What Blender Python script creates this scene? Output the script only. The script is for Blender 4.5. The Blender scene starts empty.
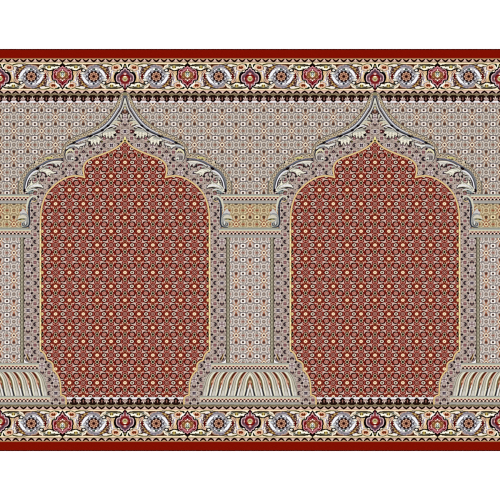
import numpy as np, math

# ----------------------------------------------------------------- raster of the woven design
# Design units: 1 unit = 3 mm of carpet.  The design repeats every 250 units and is mirror-symmetric
# about every multiple of 125, so one half repeat (0..125) is drawn and then woven out.
S = 6                                   # sub-samples per unit


def rgb(h):
    if isinstance(h, str):
        return np.array([int(h[i:i + 2], 16) for i in (0, 2, 4)], np.float32)
    return np.array(h, np.float32)


def spl(pts, closed=False, n=8):
    """Catmull-Rom through the points."""
    P = [np.array(p, float) for p in pts]
    out = []
    m = len(P)
    rng = range(m) if closed else range(m - 1)
    for i in rng:
        if closed:
            a, b, c, d = P[(i - 1) % m], P[i], P[(i + 1) % m], P[(i + 2) % m]
        else:
            a, b, c, d = P[max(i - 1, 0)], P[i], P[i + 1], P[min(i + 2, m - 1)]
        for k in range(n):
            t = k / n
            out.append(.5 * ((2 * b) + (c - a) * t + (2 * a - 5 * b + 4 * c - d) * t * t + (3 * b - a - 3 * c + d) * t ** 3))
    if not closed:
        out.append(P[-1])
    return out


class Canvas:
    def __init__(s, x0, y0, x1, y1, bg):
        s.x0, s.y0 = x0, y0
        s.w, s.h = int(round((x1 - x0) * S)), int(round((y1 - y0) * S))
        s.a = np.empty((s.h, s.w, 3), np.float32)
        s.a[:] = rgb(bg)
        s.lab = np.zeros((s.h, s.w), np.int16)
        s.T = [lambda p: p]
        s.cl = None

    def box(s, xs, ys, m=0):
        i0 = max(int((min(xs) - m - s.x0) * S) - 1, 0)
        i1 = min(int((max(xs) + m - s.x0) * S) + 2, s.w)
        j0 = max(int((min(ys) - m - s.y0) * S) - 1, 0)
        j1 = min(int((max(ys) + m - s.y0) * S) + 2, s.h)
        if i0 >= i1 or j0 >= j1:
            return None
        X = s.x0 + (np.arange(i0, i1) + .5) / S
        Y = s.y0 + (np.arange(j0, j1) + .5) / S
        return slice(j0, j1), slice(i0, i1), X[None, :], Y[:, None]

    def put(s, sl, m, col, lab, a):
        if s.cl is not None:
            m = m & s.cl[sl]
        if col is not None:
            c = rgb(col)
            if a < 1:
                s.a[sl][m] = s.a[sl][m] * (1 - a) + c * a
            else:
                s.a[sl][m] = c
        if lab is not None:
            s.lab[sl][m] = lab

    def mask(s, pts):
        xs = [p[0] for p in pts]; ys = [p[1] for p in pts]
        b = s.box(xs, ys)
        if b is None:
            return None, None
        sj, si, X, Y = b
        m = np.zeros((Y.shape[0], X.shape[1]), bool)
        n = len(pts)
        for i in range(n):
            xa, ya = pts[i]; xb, yb = pts[(i + 1) % n]
            if ya == yb:
                continue
            c = ((Y >= ya) != (Y >= yb))
            xc = xa + (Y - ya) * (xb - xa) / (yb - ya)
            m ^= c & (X < xc)
        return (sj, si), m

    def poly(s, pts, col, sm=False, lab=None, a=1):
        if sm:
            pts = spl(pts, True, 6)
        for T in s.T:
            sl, m = s.mask([T(p) for p in pts])
            if sl:
                s.put(sl, m, col, lab, a)

    def ell(s, cx, cy, rx, ry, col, rot=0, lab=None, a=1):
        c, d = math.cos(math.radians(rot)), math.sin(math.radians(rot))
        pts = []
        for k in range(20):
            t = k * math.pi / 10
            u, v = rx * math.cos(t), ry * math.sin(t)
            pts.append((cx + u * c - v * d, cy + u * d + v * c))
        s.poly(pts, col, lab=lab, a=a)

    def rect(s, xa, ya, xb, yb, col, lab=None, a=1):
        s.poly([(xa, ya), (xb, ya), (xb, yb), (xa, yb)], col, lab=lab, a=a)

    def line(s, pts, w, col, sm=True, lab=None, a=1):
        """Stroke; w is a width or a list of widths along the way."""
        if sm and len(pts) > 2:
            n0 = len(pts)
            pts = spl(pts, False, 6)
        else:
            n0 = len(pts)
        if not isinstance(w, (list, tuple)):
            w = [w, w]
        W = np.interp(np.linspace(0, 1, len(pts)), np.linspace(0, 1, len(w)), w) / 2
        for T in s.T:
            P = [T(p) for p in pts]
            b = s.box([p[0] for p in P], [p[1] for p in P], max(W) + .3)
            if b is None:
                continue
            sj, si, X, Y = b
            m = np.zeros((Y.shape[0], X.shape[1]), bool)
            for i in range(len(P) - 1):
                xa, ya = P[i]; xb, yb = P[i + 1]
                dx, dy = xb - xa, yb - ya
                L = dx * dx + dy * dy + 1e-9
                t = np.clip(((X - xa) * dx + (Y - ya) * dy) / L, 0, 1)
                r = W[i] + (W[i + 1] - W[i]) * t
                m |= (X - xa - t * dx) ** 2 + (Y - ya - t * dy) ** 2 <= r * r
            s.put((sj, si), m, col, lab, a)


PX, PY = 250 / 9, 27.55                # the small all-over lattice repeats on this pitch


def tile(kind, P):
    """One repeat of the all-over flower lattice, centred and mirror-symmetric."""
    c = Canvas(0, 0, PX, PY, P['bg'])
    T = []
    for ox, oy in ((0, 0), (PX / 2, PY / 2)):
        for wx in (-1, 0, 1):
            for wy in (-1, 0, 1):
                for sx in (1, -1):
                    for sy in (1, -1):
                        T.append(lambda p, ox=ox + wx * PX, oy=oy + wy * PY, sx=sx, sy=sy: (ox + sx * p[0], oy + sy * p[1]))
    c.T = T
    H = PX / 2
    if kind == 'red':
        c.ell(0, 0, 4.6, 3.8, '66100c'); c.ell(0, 0, 6.0, 2.2, '7c261c'); c.ell(0, 0, 3.0, 2.6, '8a4230'); c.ell(0, 0, 2.5, 2.15, '7a1c12')
        c.line([(3.2, 2.3), (5.2, 1.2)], .7, '9c4a38', False); c.ell(4.5, 0, .6, .8, '4f0f0b')
        c.poly([(4.9, 3.3), (7.5, 2.2), (9.8, 2.0), (11.2, 3.0), (11.0, 6.3), (9.6, 5.2), (8.0, 4.5), (5.6, 4.6)], '470f0a', True)
        c.poly([(5.1, 3.7), (7.5, 2.6), (9.4, 2.1), (10.9, 2.7), (10.8, 5.8), (9.7, 4.6), (8.0, 3.9), (6.2, 4.2)], 'c49f94', True); c.ell(9.8, 3.2, .7, .6, 'd6bbb0')
        c.ell(6.95, 6.9, 3.0, 2.85, '571410'); c.ell(6.95, 6.9, 2.25, 2.2, 'bf867a'); c.ell(6.95, 6.9, 1.5, 1.45, '964a40'); c.ell(6.95, 6.9, 1.05, 1.0, 'bf8678')
        c.line([(5.2, 5.0), (6.8, 4.4), (8.5, 4.7), (9.5, 6.0)], [.3, .9, .95, .3], '26120a')
        c.line([(2.0, 5.4), (2.6, 4.0), (4.3, 3.2)], [.9, 2.0, 1.3], 'cd9c8a'); c.ell(3.2, 4.3, .6, .55, '8a3a2e'); c.ell(2.2, 5.2, .45, .4, 'e6c8b2'); c.ell(4.3, 3.3, .4, .35, 'e0bea8'); c.ell(10.6, 5.4, .4, .5, 'e0c8b8')
        c.ell(0, 6.8, 2.45, 2.7, '4e120c'); c.ell(0, 6.8, 1.8, 2.0, 'c0aa8c'); c.ell(0, 6.8, 1.05, 1.2, '33281a')
        c.ell(7.15, 0, 2.75, 2.35, '470f0b'); c.ell(7.15, 0, 2.1, 1.7, 'd6c4b2'); c.ell(7.15, 0, .95, .85, '6a4f44')
        c.ell(H, 0, 2.75, 2.5, '560f0c'); c.ell(H, 0, 2.2, 2.0, 'b67f72'); c.ell(H, 0, 1.45, 1.3, '6f2b24'); c.ell(H, 0, .85, .75, 'b38c7c')
        c.ell(H - 2.4, 2.2, .8, .7, 'bc8274'); c.ell(H - .9, 3.4, .8, .65, 'b46f60'); c.ell(H - 3.5, .8, .6, .55, 'a8584c'); c.ell(H - 2.2, 4.0, .5, .5, '50120c')
        c.ell(0, 0, 2.0, 1.75, 'dcae88'); c.ell(0, 0, 1.5, 1.3, 'f4dfc0'); c.ell(0, 0, .6, .55, 'c08a66')
        c.ell(1.7, 9.4, .8, .8, 'b5766a'); c.ell(0, 3.9, .85, .6, 'a06a46'); c.ell(2.5, 7.6, .6, .6, 'a04a40'); c.ell(1.6, 2.9, .75, .55, 'b0664a'); c.ell(3.6, 6.4, .5, .6, '4a100b'); c.ell(4.6, 2.1, .6, .5, 'a8604e')
    elif kind == 'light':
        c.ell(7, 0, 3.4, 2.3, P['mid']); c.ell(7, .1, 2.2, 1.5, P['pink']); c.ell(7, .1, .8, .7, P['rose'])
        c.ell(7, 2.5, 1.4, .6, P['grn']); c.ell(5.3, .9, .5, .45, P['slate2'])
        c.line([(4.4, .3), (5.4, 1.6), (5.2, 2.8)], .7, P['ln']); c.line([(9.4, .6), (8.9, 1.8), (9.3, 2.8)], .65, P['ln'])
        c.ell(H, 0, 3.6, 3.4, P['slate2']); c.ell(H, 0, 3.05, 2.85, P['ln']); c.ell(H, 0, 2.3, 2.15, P['oct']); c.ell(H, 0, 1.4, 1.3, P['oct2']); c.ell(H, 0, .55, .5, P['ln'])
        c.line([(11.3, 2.3), (9.6, 4.1)], 1.0, P['ln'], False); c.line([(12.4, 3.2), (11.2, 5.4)], .7, P['slate2'], False); c.line([(10.3, 1.9), (9.3, 3.2)], .5, P['slate'], False)
        c.poly([(0, -3.4), (3.6, 0), (0, 3.4), (-3.6, 0)], P['dia']); c.poly([(0, -2.7), (2.8, 0), (0, 2.7), (-2.8, 0)], P['cr'])
        c.line([(2.5, 1.8), (4.9, 3.5)], 1.0, P['ln'], False); c.line([(1.7, 2.7), (3.6, 4.3)], .65, P['dia'], False); c.line([(3.5, 1.0), (5.2, 2.3)], .5, P['slate2'], False)
        c.line([(5, 4.55), (9, 4.55)], .55, P['slate'], False)
        c.ell(4.3, 4.75, 1.0, .8, P['slate']); c.ell(9.65, 4.75, 1.0, .8, P['slate'])
        c.rect(4.8, 5.05, 9.15, 8.75, P['sq']); c.ell(6.97, 6.9, 2.55, 1.6, P['sq'])
        c.rect(6.0, 6.0, 7.95, 7.8, P['dot'])
        c.ell(0, 4.8, 1.25, 1.3, P['org']); c.ell(0, 6.8, 1.55, 1.6, P['blot']); c.ell(0, 7.0, .8, .85, P['dot'])
        c.line([(1.9, 5.0), (2.4, 8.0)], .8, P['ln'], False); c.ell(3.3, 6.9, .55, 1.0, P['pink']); c.ell(3.4, 8.3, .5, .5, P['slate2'])
        for x, y in ((5.7, 3.5), (8.4, 3.6), (11.8, .9), (1.3, 3.9), (12.8, 4.6)):
            c.ell(x, y, .42, .4, P['sq'])
        for x, y in ((7, 3.5), (2.7, 9.0), (10.8, .5), (6.2, 1.6), (12.2, 6.2), (3.4, 3.3)):
            c.ell(x, y, .4, .38, P['slate'])
        c.ell(0, 0, 2.1, 2.0, P['cr']); c.ell(0, 0, 1.0, .95, P['cd']); c.ell(2.9, 0, .6, .5, P['rose'])
    else:                                                   # mosaic of the arch band
        c.ell(0, 0, 4.2, 4.0, 'b9aaa2'); c.ell(0, 0, 2.9, 2.8, 'a08e8c')
        c.line([(0, 0), (3.1, 3.1)], .9, 'd9cac9', False)
        c.ell(0, 0, 1.0, 1.0, '8a6e74'); c.ell(2.1, 0, .5, .5, '94787a'); c.ell(0, 2.1, .5, .5, '94787a')
        c.ell(3.9, 3.7, 1.55, 1.0, '33262a', 45)
        c.ell(5.0, 5.0, .7, .6, 'd3c4b8')
        c.poly([(0, 9.1), (-1.3, 8.3), (-2.0, 7.2), (-1.9, 5.3), (-1.0, 6.3), (-.6, 7.0), (0, 5.6), (.6, 7.0), (1.0, 6.3), (1.9, 5.3), (2.0, 7.2), (1.3, 8.3)], '3c2c31')
        c.ell(0, 7.7, .5, .55, '9a6a6a'); c.ell(.9, 5.9, .4, .45, 'd0aea6'); c.ell(0, 4.9, .6, .45, 'd7b9ae')
        c.poly([(4.7, 0), (5.6, -1.3), (6.6, -2.0), (8.7, -2.0), (7.6, -1.1), (6.9, -.6), (8.3, 0), (6.9, .6), (7.6, 1.1), (8.7, 2.0), (6.6, 2.0), (5.6, 1.3)], '392e32'); c.ell(5.9, 0, .5, .5, '8a6468')
        c.ell(7.9, .9, .5, .4, 'c9aeaa'); c.ell(8.9, 0, .5, .5, 'cdb6b0')
        c.rect(5.5, 5.7, 8.4, 8.1, '7e4a50'); c.rect(6.1, 6.6, 7.8, 7.2, 'a9868a'); c.ell(6.95, 9.2, 1.2, .7, 'c9a59f')
        c.ell(H, 0, 2.6, 2.5, 'd3c7c5')
        for dx, dy in ((-.9, .8), (.9, .8)):
            c.ell(H + dx, dy, .85, .75, '473842')
        c.ell(H, 0, .5, .5, '9a8a92')
        c.ell(10.6, 3.2, .7, .6, '6a5a50')
        c.line([(9.6, .8), (11.2, 2.2)], .7, 'cfc0ba', False); c.line([(1.9, 4.3), (3.0, 6.6)], .75, 'd2c4be', False)
        c.line([(3.6, 8.2), (5.0, 6.6)], .7, 'c9bab2', False); c.line([(8.9, 5.2), (10.6, 6.6)], .7, 'd0c2b8', False)
        c.ell(3.4, 7.0, .7, .7, '8c7a74'); c.ell(10.7, 7.2, .6, .7, '8a6c68'); c.ell(4.3, 1.4, .6, .5, '94807c'); c.ell(9.2, 3.3, .7, .5, 'c4a49a')
        c.line([(11.3, 4.8), (12.9, 5.6)], .6, 'a08a80', False); c.ell(0, 10.2, .9, .6, 'c9aca4')
    return c.a


LIGHT = dict(bg='b3a698', mid='a79a8c', grn='a7a597', ln='dcd2c6', pink='ab8e80', rose='83594c', oct='a4958a', oct2='857569', slate='777074', slate2='8f8684',
             sq='eadfd8', dot='57403a', org='a5826a', blot='6c4c3e', dia='967060', cr='e8d8bf', cd='63494c')
PALE = dict(LIGHT, bg='b9aba1', mid='b0a298', ln='e2d8cf', pink='b9988e', oct='ac9c92', slate='7c7678', slate2='978d8c', sq='ece5df', org='c58f74',
            blot='86503c', dia='b07f62')
GOLD = dict(bg='b8a384', mid='ac9674', grn='a29a72', ln='d9c8a2', pink='b48a64', rose='8a4a3a', oct='b39470', oct2='8c7050', slate='9a8460', slate2='a08a66',
            sq='e6d6ac', dot='5e4530', org='bf8d62', blot='6a4432', dia='a05c42', cr='e0cba0', cd='8c5236')

# part labels (woven areas)
EDGE, BORDER, TRIM, SPANDREL, ARCH, GOLDLINE, NICHE, SHAFT, CAPITAL, PLINTH, MOULD, MED_A, MED_B, ROSETTE = range(1, 15)
TRIM_B, MED_A2, MED_B2, ROSETTE2, BORDER2, EDGE2, MOULD2, MOULD3, MOULD4 = range(15, 24)
LEAF = 30                                                   # 30.. one per acanthus leaf


GOLDPATH = [(125, 139.6), (121.7, 143.3), (116.6, 147.6), (108.5, 151.8), (100.6, 154.9), (93.6, 157.4), (88.3, 160.3), (85.2, 163.3),
            (83.3, 168), (83.4, 173), (84.6, 177.4)]
GOLDPATH2 = [(84.6, 177.4), (80, 176.3), (74, 175.9), (67, 177.5), (59.8, 181.2), (53.2, 186.3), (47.8, 192.3), (44.2, 199), (41.8, 207),
             (40.7, 216), (40.4, 228)]
GOLDPATH3 = [(40.4, 228), (40.4, 350.6)]
GOLDPATH4 = [(40.4, 350.6), (43.3, 352.6), (45.4, 355.4), (46.9, 360)]
GOLDPATH5 = [(46.9, 360), (50.4, 361.7), (52.7, 364.5), (53.2, 370.4)]
GOLDPATH6 = [(53.2, 370.4), (56.4, 373.6), (59, 378.4), (60.4, 385), (60.9, 395)]
GOLDPATH7 = [(60.9, 395), (63.8, 396), (65.8, 398.6), (66, 405.6)]
OUT1 = [(121.6, 91.5), (120.3, 95.5), (117.6, 101), (115.2, 106.4), (112, 111.2), (107.4, 116.8), (102.4, 121.6), (96.5, 126.2),
        (88.5, 130.6), (78.5, 135.2), (70.5, 139.3), (65.4, 143.8), (62.2, 149), (61.2, 153.6)]
OUT2 = [(61.2, 153.6), (55.5, 154.0), (48.5, 155.3), (41.5, 158), (34.5, 162.2), (27.8, 168), (22.4, 175), (19.0, 182.5), (17.8, 188), (17.8, 194.6)]
STEM1 = [(125, 92), (124.2, 97), (122.7, 102.6), (120.9, 108), (117.8, 113), (113.4, 119.4), (108.3, 125.3), (102.3, 130.1), (96.6, 133.2),
         (90.4, 135.9), (82.2, 138.6), (74, 142.4), (68.2, 146), (65.6, 149.8), (64.8, 155.5)]
STEM2 = [(64.4, 158.8), (58.5, 158.9), (52, 160.4), (45.2, 162.7), (38.3, 167), (31.8, 172), (27.4, 178), (25.1, 184), (24.2, 191)]


def fill_tile(c, t, m, ox, oy):
    jj, ii = np.nonzero(m)
    x = c.x0 + (ii + .5) / S - ox
    y = c.y0 + (jj + .5) / S - oy
    u = ((x / PX) % 1 * t.shape[1]).astype(int) % t.shape[1]
    v = ((y / PY) % 1 * t.shape[0]).astype(int) % t.shape[0]
    c.a[jj, ii] = t[v, u]


def region(c, pts):
    full = np.zeros((c.h, c.w), bool)
    sl, m = c.mask(pts)
    full[sl] = m
    return full


def along(path, step, off=0):
    """Points and unit tangents spaced evenly along a path."""
    P = np.array(path)
    d = np.r_[0, np.cumsum(np.hypot(*np.diff(P, axis=0).T))]
    out = []
    s = off
    while s < d[-1]:
        x, y = np.interp(s, d, P[:, 0]), np.interp(s, d, P[:, 1])
        x2, y2 = np.interp(s + .5, d, P[:, 0]), np.interp(s + .5, d, P[:, 1])
        x1, y1 = np.interp(s - .5, d, P[:, 0]), np.interp(s - .5, d, P[:, 1])
        l = math.hypot(x2 - x1, y2 - y1) + 1e-9
        out.append((x, y, (x2 - x1) / l, (y2 - y1) / l))
        s += step
    return out


def check_moulding(c, x1, y, lab, pale='d2b8a8'):
    """Grey and cream moulding with a checked rope: rows 9 units high from y."""
    c.rect(-5, y, x1, y + 9.2, 'aca9a2', lab)
    c.rect(-5, y, x1, y + .5, '8f9086'); c.rect(-5, y + .5, x1, y + 1.7, 'b0b3a8'); c.rect(-5, y + 1.7, x1, y + 2.9, 'dccfae')
    c.rect(-5, y + 2.9, x1, y + 6.3, pale)
    n = 125 / 34
    for k in range(-2, int(x1 / n) + 1):
        x = k * n
        if x + 1.2 < x1:
            c.poly([(x - 1.3, y + 5.95), (x - .55, y + 4.45), (x + .55, y + 4.45), (x + 1.3, y + 5.95)], '1c0a08')
        if x + n / 2 + 1 < x1:
            c.poly([(x + n / 2 - 1.2, y + 3.1), (x + n / 2 + 1.2, y + 3.1), (x + n / 2 + .5, y + 4.3), (x + n / 2 - .5, y + 4.3)], '7a3a34')
            c.ell(x + n / 2, y + 5.3, .75, .7, 'e6cfc0')
    c.rect(-5, y + 6.3, x1, y + 6.9, '86837c'); c.rect(-5, y + 6.9, x1, y + 8.9, 'aeaaa4'); c.rect(-5, y + 8.9, x1, y + 9.3, '96958c')


def border_half(c):
    """Flowered border from y=58.2 down to 103, with its guards; the far border mirrors it."""
    W = 125 / 16
    # ground and guard at the outside
    c.rect(-5, 58.2, 130, 95, 'efe2cd', BORDER)
    c.rect(-5, 58.2, 130, 62.4, 'cfae9e'); c.rect(-5, 58.2, 130, 59.1, 'a8764f'); c.rect(-5, 61.5, 130, 62.3, '9c8672')
    for k in range(-1, 18):
        x = k * W
        c.poly([(x - 2.2, 59.0), (x + 2.2, 59.0), (x, 60.9)], 'c8957a')
        c.poly([(x - 1.9, 62.3), (x + 1.9, 62.3), (x, 61.4)], '92806e')
        c.line([(x - 2.7, 59.5), (x - 1.1, 60.7), (x, 61.6), (x + 1.1, 60.7), (x + 2.7, 59.5)], [1.0, 1.7, 1.5, 1.7, 1.0], '270b0a', False)
        c.ell(x + W / 2, 60.6, .95, 1.3, 'dcb9ae')
    c.rect(-5, 62.3, 130, 62.7, 'b59a78'); c.rect(-5, 62.7, 130, 64.2, 'f0d9b2')
    # inner guard
    c.rect(-5, 88.9, 130, 90.6, 'f0d8b4'); c.rect(-5, 90.4, 130, 90.9, 'c79f86')
    c.rect(-5, 90.9, 130, 93.6, 'd0b0a4')
    for k in range(-1, 18):
        x = k * W
        c.line([(x - 2.9, 93.3), (x - 1.4, 92.3), (x, 91.3), (x + 1.4, 92.3), (x + 2.9, 93.3)], [1.1, 1.7, 1.5, 1.7, 1.1], '270c0b', False)
        c.poly([(x - 1.2, 93.7), (x + 1.2, 93.7), (x, 92.6)], '8c7662')
        c.ell(x + W / 2, 91.9, 1.2, .9, 'ddbcb0')
    c.rect(-5, 93.5, 130, 95.6, '85775a'); c.rect(-5, 94.9, 130, 95.6, '6a5a3c')

    base = [lambda p: p]
    rot = [lambda p: (62.5 - p[0], 153.0 - p[1])]
    # everything is drawn in the left quarter and turned by half a turn about the rosette; the right half mirrors
    mir = lambda Ts: Ts + [(lambda p, T=T: (125 - T(p)[0], T(p)[1])) for T in Ts]
    c.T = mir(base + rot)
    GR = 'a09a9e'
    # pale grounds of the scroll
    c.poly([(10.4, 72), (13, 72.5), (14.2, 77), (17.5, 81.5), (12, 83), (10.2, 82)], 'ddbf92', True)
    c.poly([(10.8, 74.5), (12.2, 72.6), (13.4, 76), (13, 79)], 'ead7b8', True)
    c.poly([(14, 82.2), (15.5, 78), (19.5, 82), (18, 84)], 'd9b195', True)
    # vine along the outer side
    c.line([(3.2, 64.6), (6, 64.0), (9, 64.0), (12.4, 65.2), (16, 63.9), (20, 63.7), (26, 64.2), (31, 64.6)], [.5, .7, .7, 1.1, .9, .8, .9, .5], '6f6638')
    c.line([(11.4, 65.6), (14, 64.5), (18, 64.0)], [.4, 1.2, .6], '4d4620')
    # bud
    c.poly([(5.6, 65.6), (9, 64.8), (12.6, 66), (12.4, 69.4), (9.2, 70.6), (6.4, 69)], 'e3b795', True)
    c.poly([(7, 67.2), (8.2, 66.2), (9.2, 66.7), (10.4, 66.2), (11.3, 67.4), (10.6, 68.7), (7.8, 68.7)], '6f2c14', True)
    c.ell(9.2, 67.6, 1.0, .7, '8b3a1c'); c.ell(9.4, 69.6, 1.3, .55, 'e9cfc2')
    c.line([(4.6, 64.4), (3.6, 65.2), (3.6, 66.6)], [1.2, 1.5, .6], '27301c')
    c.line([(6.4, 70.0), (7.6, 70.6), (8.2, 72.0)], [.6, 1.2, .5], '6f7f63')
    c.line([(7.4, 72.0), (8.6, 72.8), (10.2, 73.0)], [.6, 1.5, .7], '3c4a44')
    c.line([(11.2, 71.4), (13, 71.6), (13.9, 75)], [1.2, 2.0, 1.0], 'd6cfd4')
    c.ell(12.9, 72.8, .8, 1.6, 'fbf8fa', 10)
    # serrated leaf
    LP = [(26.6, 66.0), (22.4, 67.4), (19.4, 70.2), (17.8, 73.5), (17.0, 78.4)]
    LQ = spl(LP)
    c.line(LP, [1.2, 5.4, 6.4, 5.4, 1.0], '9c8e94')
    for x, y, tx, ty in along(LQ, 2.0, 1.2):
        c.ell(x - ty * 2.5, y + tx * 2.5, .7, .6, '74606a'); c.ell(x + ty * 2.7, y - tx * 2.7, .7, .6, 'c9bcc8')
    c.line([(13.5, 69.2), (15.0, 67.8), (16.5, 69.5)], [1.2, 2.0, .8], 'a89ea4')
    c.line(LP, [.8, 3.8, 4.7, 3.8, .8], '55362f')
    c.line([(26.4, 65.9), (22.8, 67.2), (20.2, 69.4), (18.9, 72)], [.7, 2.0, 1.9, .6], '9f7a3e')
    for i, (x, y, tx, ty) in enumerate(along(LQ, 1.6, 1.2)):
        c.ell(x - ty * 1.3, y + tx * 1.3, .55, .5, ('caa98e', '3f2822')[i % 2]); c.ell(x + ty * 1.4, y - tx * 1.4, .55, .5, ('3c2620', '94654c')[i % 2])
        c.ell(x + ty * .1, y - tx * .1, .5, .42, ('d2bf9a', '6e4b32')[i % 2])
    c.line([(17.6, 74.6), (17.0, 76.6), (17.2, 79.4)], [1.3, 2.1, .8], '5e0f10')
    c.ell(18.6, 75.4, .7, .6, 'e6cfc0'); c.ell(17.2, 73.4, .6, .5, 'd09c84')
    c.ell(17.0, 66.9, 1.1, .8, '2a1612', 20); c.line([(17.2, 66.6), (15, 66.2), (13.6, 66.8)], [.9, .6, .4], '6a5a3c')
    c.poly([(18.4, 65.7), (22.5, 65.2), (21.5, 66.2), (19.2, 66.6)], 'fbf7f2', True)
    c.ell(14.6, 68.0, 1.2, .8, 'e9e1e4', 30)
    # grey crescent band over the rosette
    c.ell(31.25, 76.5, 10.7, 10.1, '544a4c'); c.ell(31.25, 76.5, 10.1, 9.5, 'a5a0a2')
    c.line([(25.6, 66.5), (28.5, 65.7), (32.2, 66.0), (36, 67.6)], [.8, 2.4, 2.6, 1.0], GR)
    c.line([(24.3, 68.7), (27.5, 67.6), (30.5, 67.2)], [.7, 1.4, .6], 'b9b2b8')
    c.line([(25.2, 67.4), (28, 66.6), (31.6, 66.9), (35.2, 68.6)], [.3, .6, .6, .4], '75697a'); c.ell(27.2, 65.6, .7, .5, '7d6f80'); c.ell(30.4, 65.3, .7, .5, '7d6f80'); c.ell(33.4, 66.2, .7, .5, '7d6f80')
    c.line([(22.4, 74.6), (23.6, 72.4), (25.6, 70.8), (28, 69.9)], [.3, .6, .6, .3], 'a9a9b8')
    c.line([(25.9, 65.2), (29.6, 64.6), (34, 64.9)], [.4, .8, .4], '55434c')
    # white crescent
    c.line([(19.4, 77.4), (20.9, 75.2), (22.9, 72.0), (25.5, 70.0), (29.2, 68.8)], [.6, 2.3, 2.5, 1.9, .5], 'f4f4f8')
    c.line([(19.6, 79.0), (21.6, 77.6), (23.6, 77.4)], [.8, 1.8, .8], 'c5cbd2')
    c.ell(20.6, 80.0, 1.6, .8, 'f1ead6')
    # loop of the vine
    c.line([(7.4, 83.2), (10, 82.9), (12.8, 82.2), (15.4, 82.7), (18, 83.9), (20.6, 84.3)], [1.9, 1.3, .9, 1.0, 1.0, 1.2], '1b1510')
    c.ell(21.0, 82.6, 2.55, 1.85, '221c14'); c.ell(21.2, 82.7, 1.5, 1.0, 'f4f0e6'); c.ell(20.3, 82.3, .6, .5, 'c9b08c')
    # tulip on the inner vine
    c.line([(3.0, 85.4), (5.2, 83.9), (7.6, 83.7), (9.8, 84.4)], [.4, .7, .8, .3], '4a3a2c'); c.line([(14.4, 82.9), (17.2, 84.4), (20, 84.9)], [.3, .6, .4], '5a4a30')
    c.line([(18.0, 80.4), (19.8, 81.0), (22, 80.6), (24, 79.6)], [.4, .8, .7, .4], '8d8a8e'); c.line([(13.2, 79.4), (14.6, 81.4), (16.4, 82.8)], [.3, .8, .4], 'a0806a')
    c.line([(10.9, 73.6), (11.4, 77), (11.2, 81.4)], [.4, .5, .5], 'b99260'); c.ell(13.4, 74.8, .6, 1.6, 'cbb7c6')
    c.line([(4, 87.2), (8, 87.4), (13, 87.6), (18.6, 87.0)], [.6, 1.9, 2.3, .6], '857d5e')
    c.poly([(4.4, 86.2), (5.4, 84.6), (7.4, 84.4), (9.6, 85.2), (11.6, 83.6), (13.2, 83.1), (15, 83.5), (17, 85), (19.6, 85.4), (21, 86.6), (17.6, 86.6), (13.2, 86.4), (8.6, 86.6)], 'fdf6e2', True)
    c.line([(2.2, 86.6), (5, 88.0), (8, 88.6), (13, 88.7), (17, 88.6), (19.4, 88.0)], [.5, 1.0, .8, .6, .8, .5], '2f2118')
    c.line([(8.2, 86.7), (9.4, 87.2), (11.6, 87.0), (13.2, 86.5), (15, 87.0), (17, 87.2), (18, 86.6)], [1.2, 1.0, .8, 1.1, .8, 1.0, 1.1], '2e2918')
    c.poly([(11.4, 85.6), (12.3, 84.4), (13.3, 85.0), (14.4, 84.4), (15.4, 85.6), (13.4, 87.4)], 'b9a75a', True)
    c.ell(12.2, 85.6, .65, .55, '5c4a1c'); c.ell(14.7, 85.6, .65, .55, '6a4a20'); c.ell(13.4, 84.0, .7, .5, 'e8dc9c')
    c.ell(18.4, 86.9, 1.0, .7, '4e5a52', -15)
    # brown hill under the rosette
    c.poly([(20.6, 88.6), (23, 87.3), (24.4, 85.2), (26, 87.0), (29.5, 88.0), (32, 88.7)], '4d2711', True)
    c.poly([(24.6, 84.6), (27.4, 86.6), (31.4, 87.6), (31.2, 88.2), (27, 87.7), (25, 86.6)], 'b89484', True)
    c.ell(24.2, 84.4, .9, .9, 'e8d6ba')
    c.line([(8.8, 89.4), (6, 89.0), (3, 89.4)], [.4, .9, .4], 'f6ead2')
    c.line([(13.2, 71.2), (14.4, 74.4), (14.6, 78.6), (16.6, 81.6)], [.3, .6, .6, .3], '6e5a66')
    c.line([(4.8, 68.2), (6.4, 70.4), (9.4, 71.2), (12, 70.2)], [.4, .7, .6, .3], '8c6a50'); c.line([(12.8, 66.2), (13.6, 68.2), (12.6, 70.2)], [.3, .6, .3], '7a5a48')
    c.line([(19.0, 66.8), (17.2, 68.2), (15.4, 71.4)], [.3, .8, .4], '4a3a3e'); c.line([(22.6, 64.9), (25.4, 65.2), (27.6, 64.8)], [.4, .9, .4], '3c2a2c')
    c.line([(16.2, 85.9), (18.4, 85.4), (20.6, 86.0), (22.4, 85.0)], [.3, .7, .7, .3], '6f6248'); c.line([(22.8, 83.6), (24.4, 82.6), (24.8, 80.6)], [.4, .9, .3], '77706a')
    # rosette
    c.T = mir(base)
    RX, RY = 31.25, 76.5
    c.ell(RX, RY, 8.2, 7.9, None, lab=ROSETTE)
    for k in range(10):
        t = k * math.pi / 5 + .3
        c.ell(RX + 6.2 * math.cos(t), RY + 6.1 * math.sin(t), 2.2, 1.9, '5c565c', math.degrees(t))
        c.ell(RX + 6.3 * math.cos(t), RY + 6.2 * math.sin(t), 1.7, 1.4, 'a8a3a8', math.degrees(t))
        c.ell(RX + 7.3 * math.cos(t), RY + 7.1 * math.sin(t), .6, .6, 'e4e1e8')
        c.ell(RX + 6.9 * math.cos(t + .31), RY + 6.8 * math.sin(t + .31), .7, .7, '4a4550')
    c.ell(RX - .6, RY - 6.9, 1.2, .9, '3f5a4a'); c.ell(RX + .4, RY + 6.9, 1.2, .9, '38424c')
    c.ell(RX - 2.4, RY - 7.2, 1.3, 1.0, 'f4f4ea', -20); c.ell(RX + 2.2, RY + 7.2, 1.3, 1.0, 'f4f4f4', -20); c.ell(RX + 2.4, RY - 7.0, .9, .7, 'd8d6de'); c.ell(RX - 2.2, RY + 7.0, .9, .7, 'd8d6de')
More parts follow.
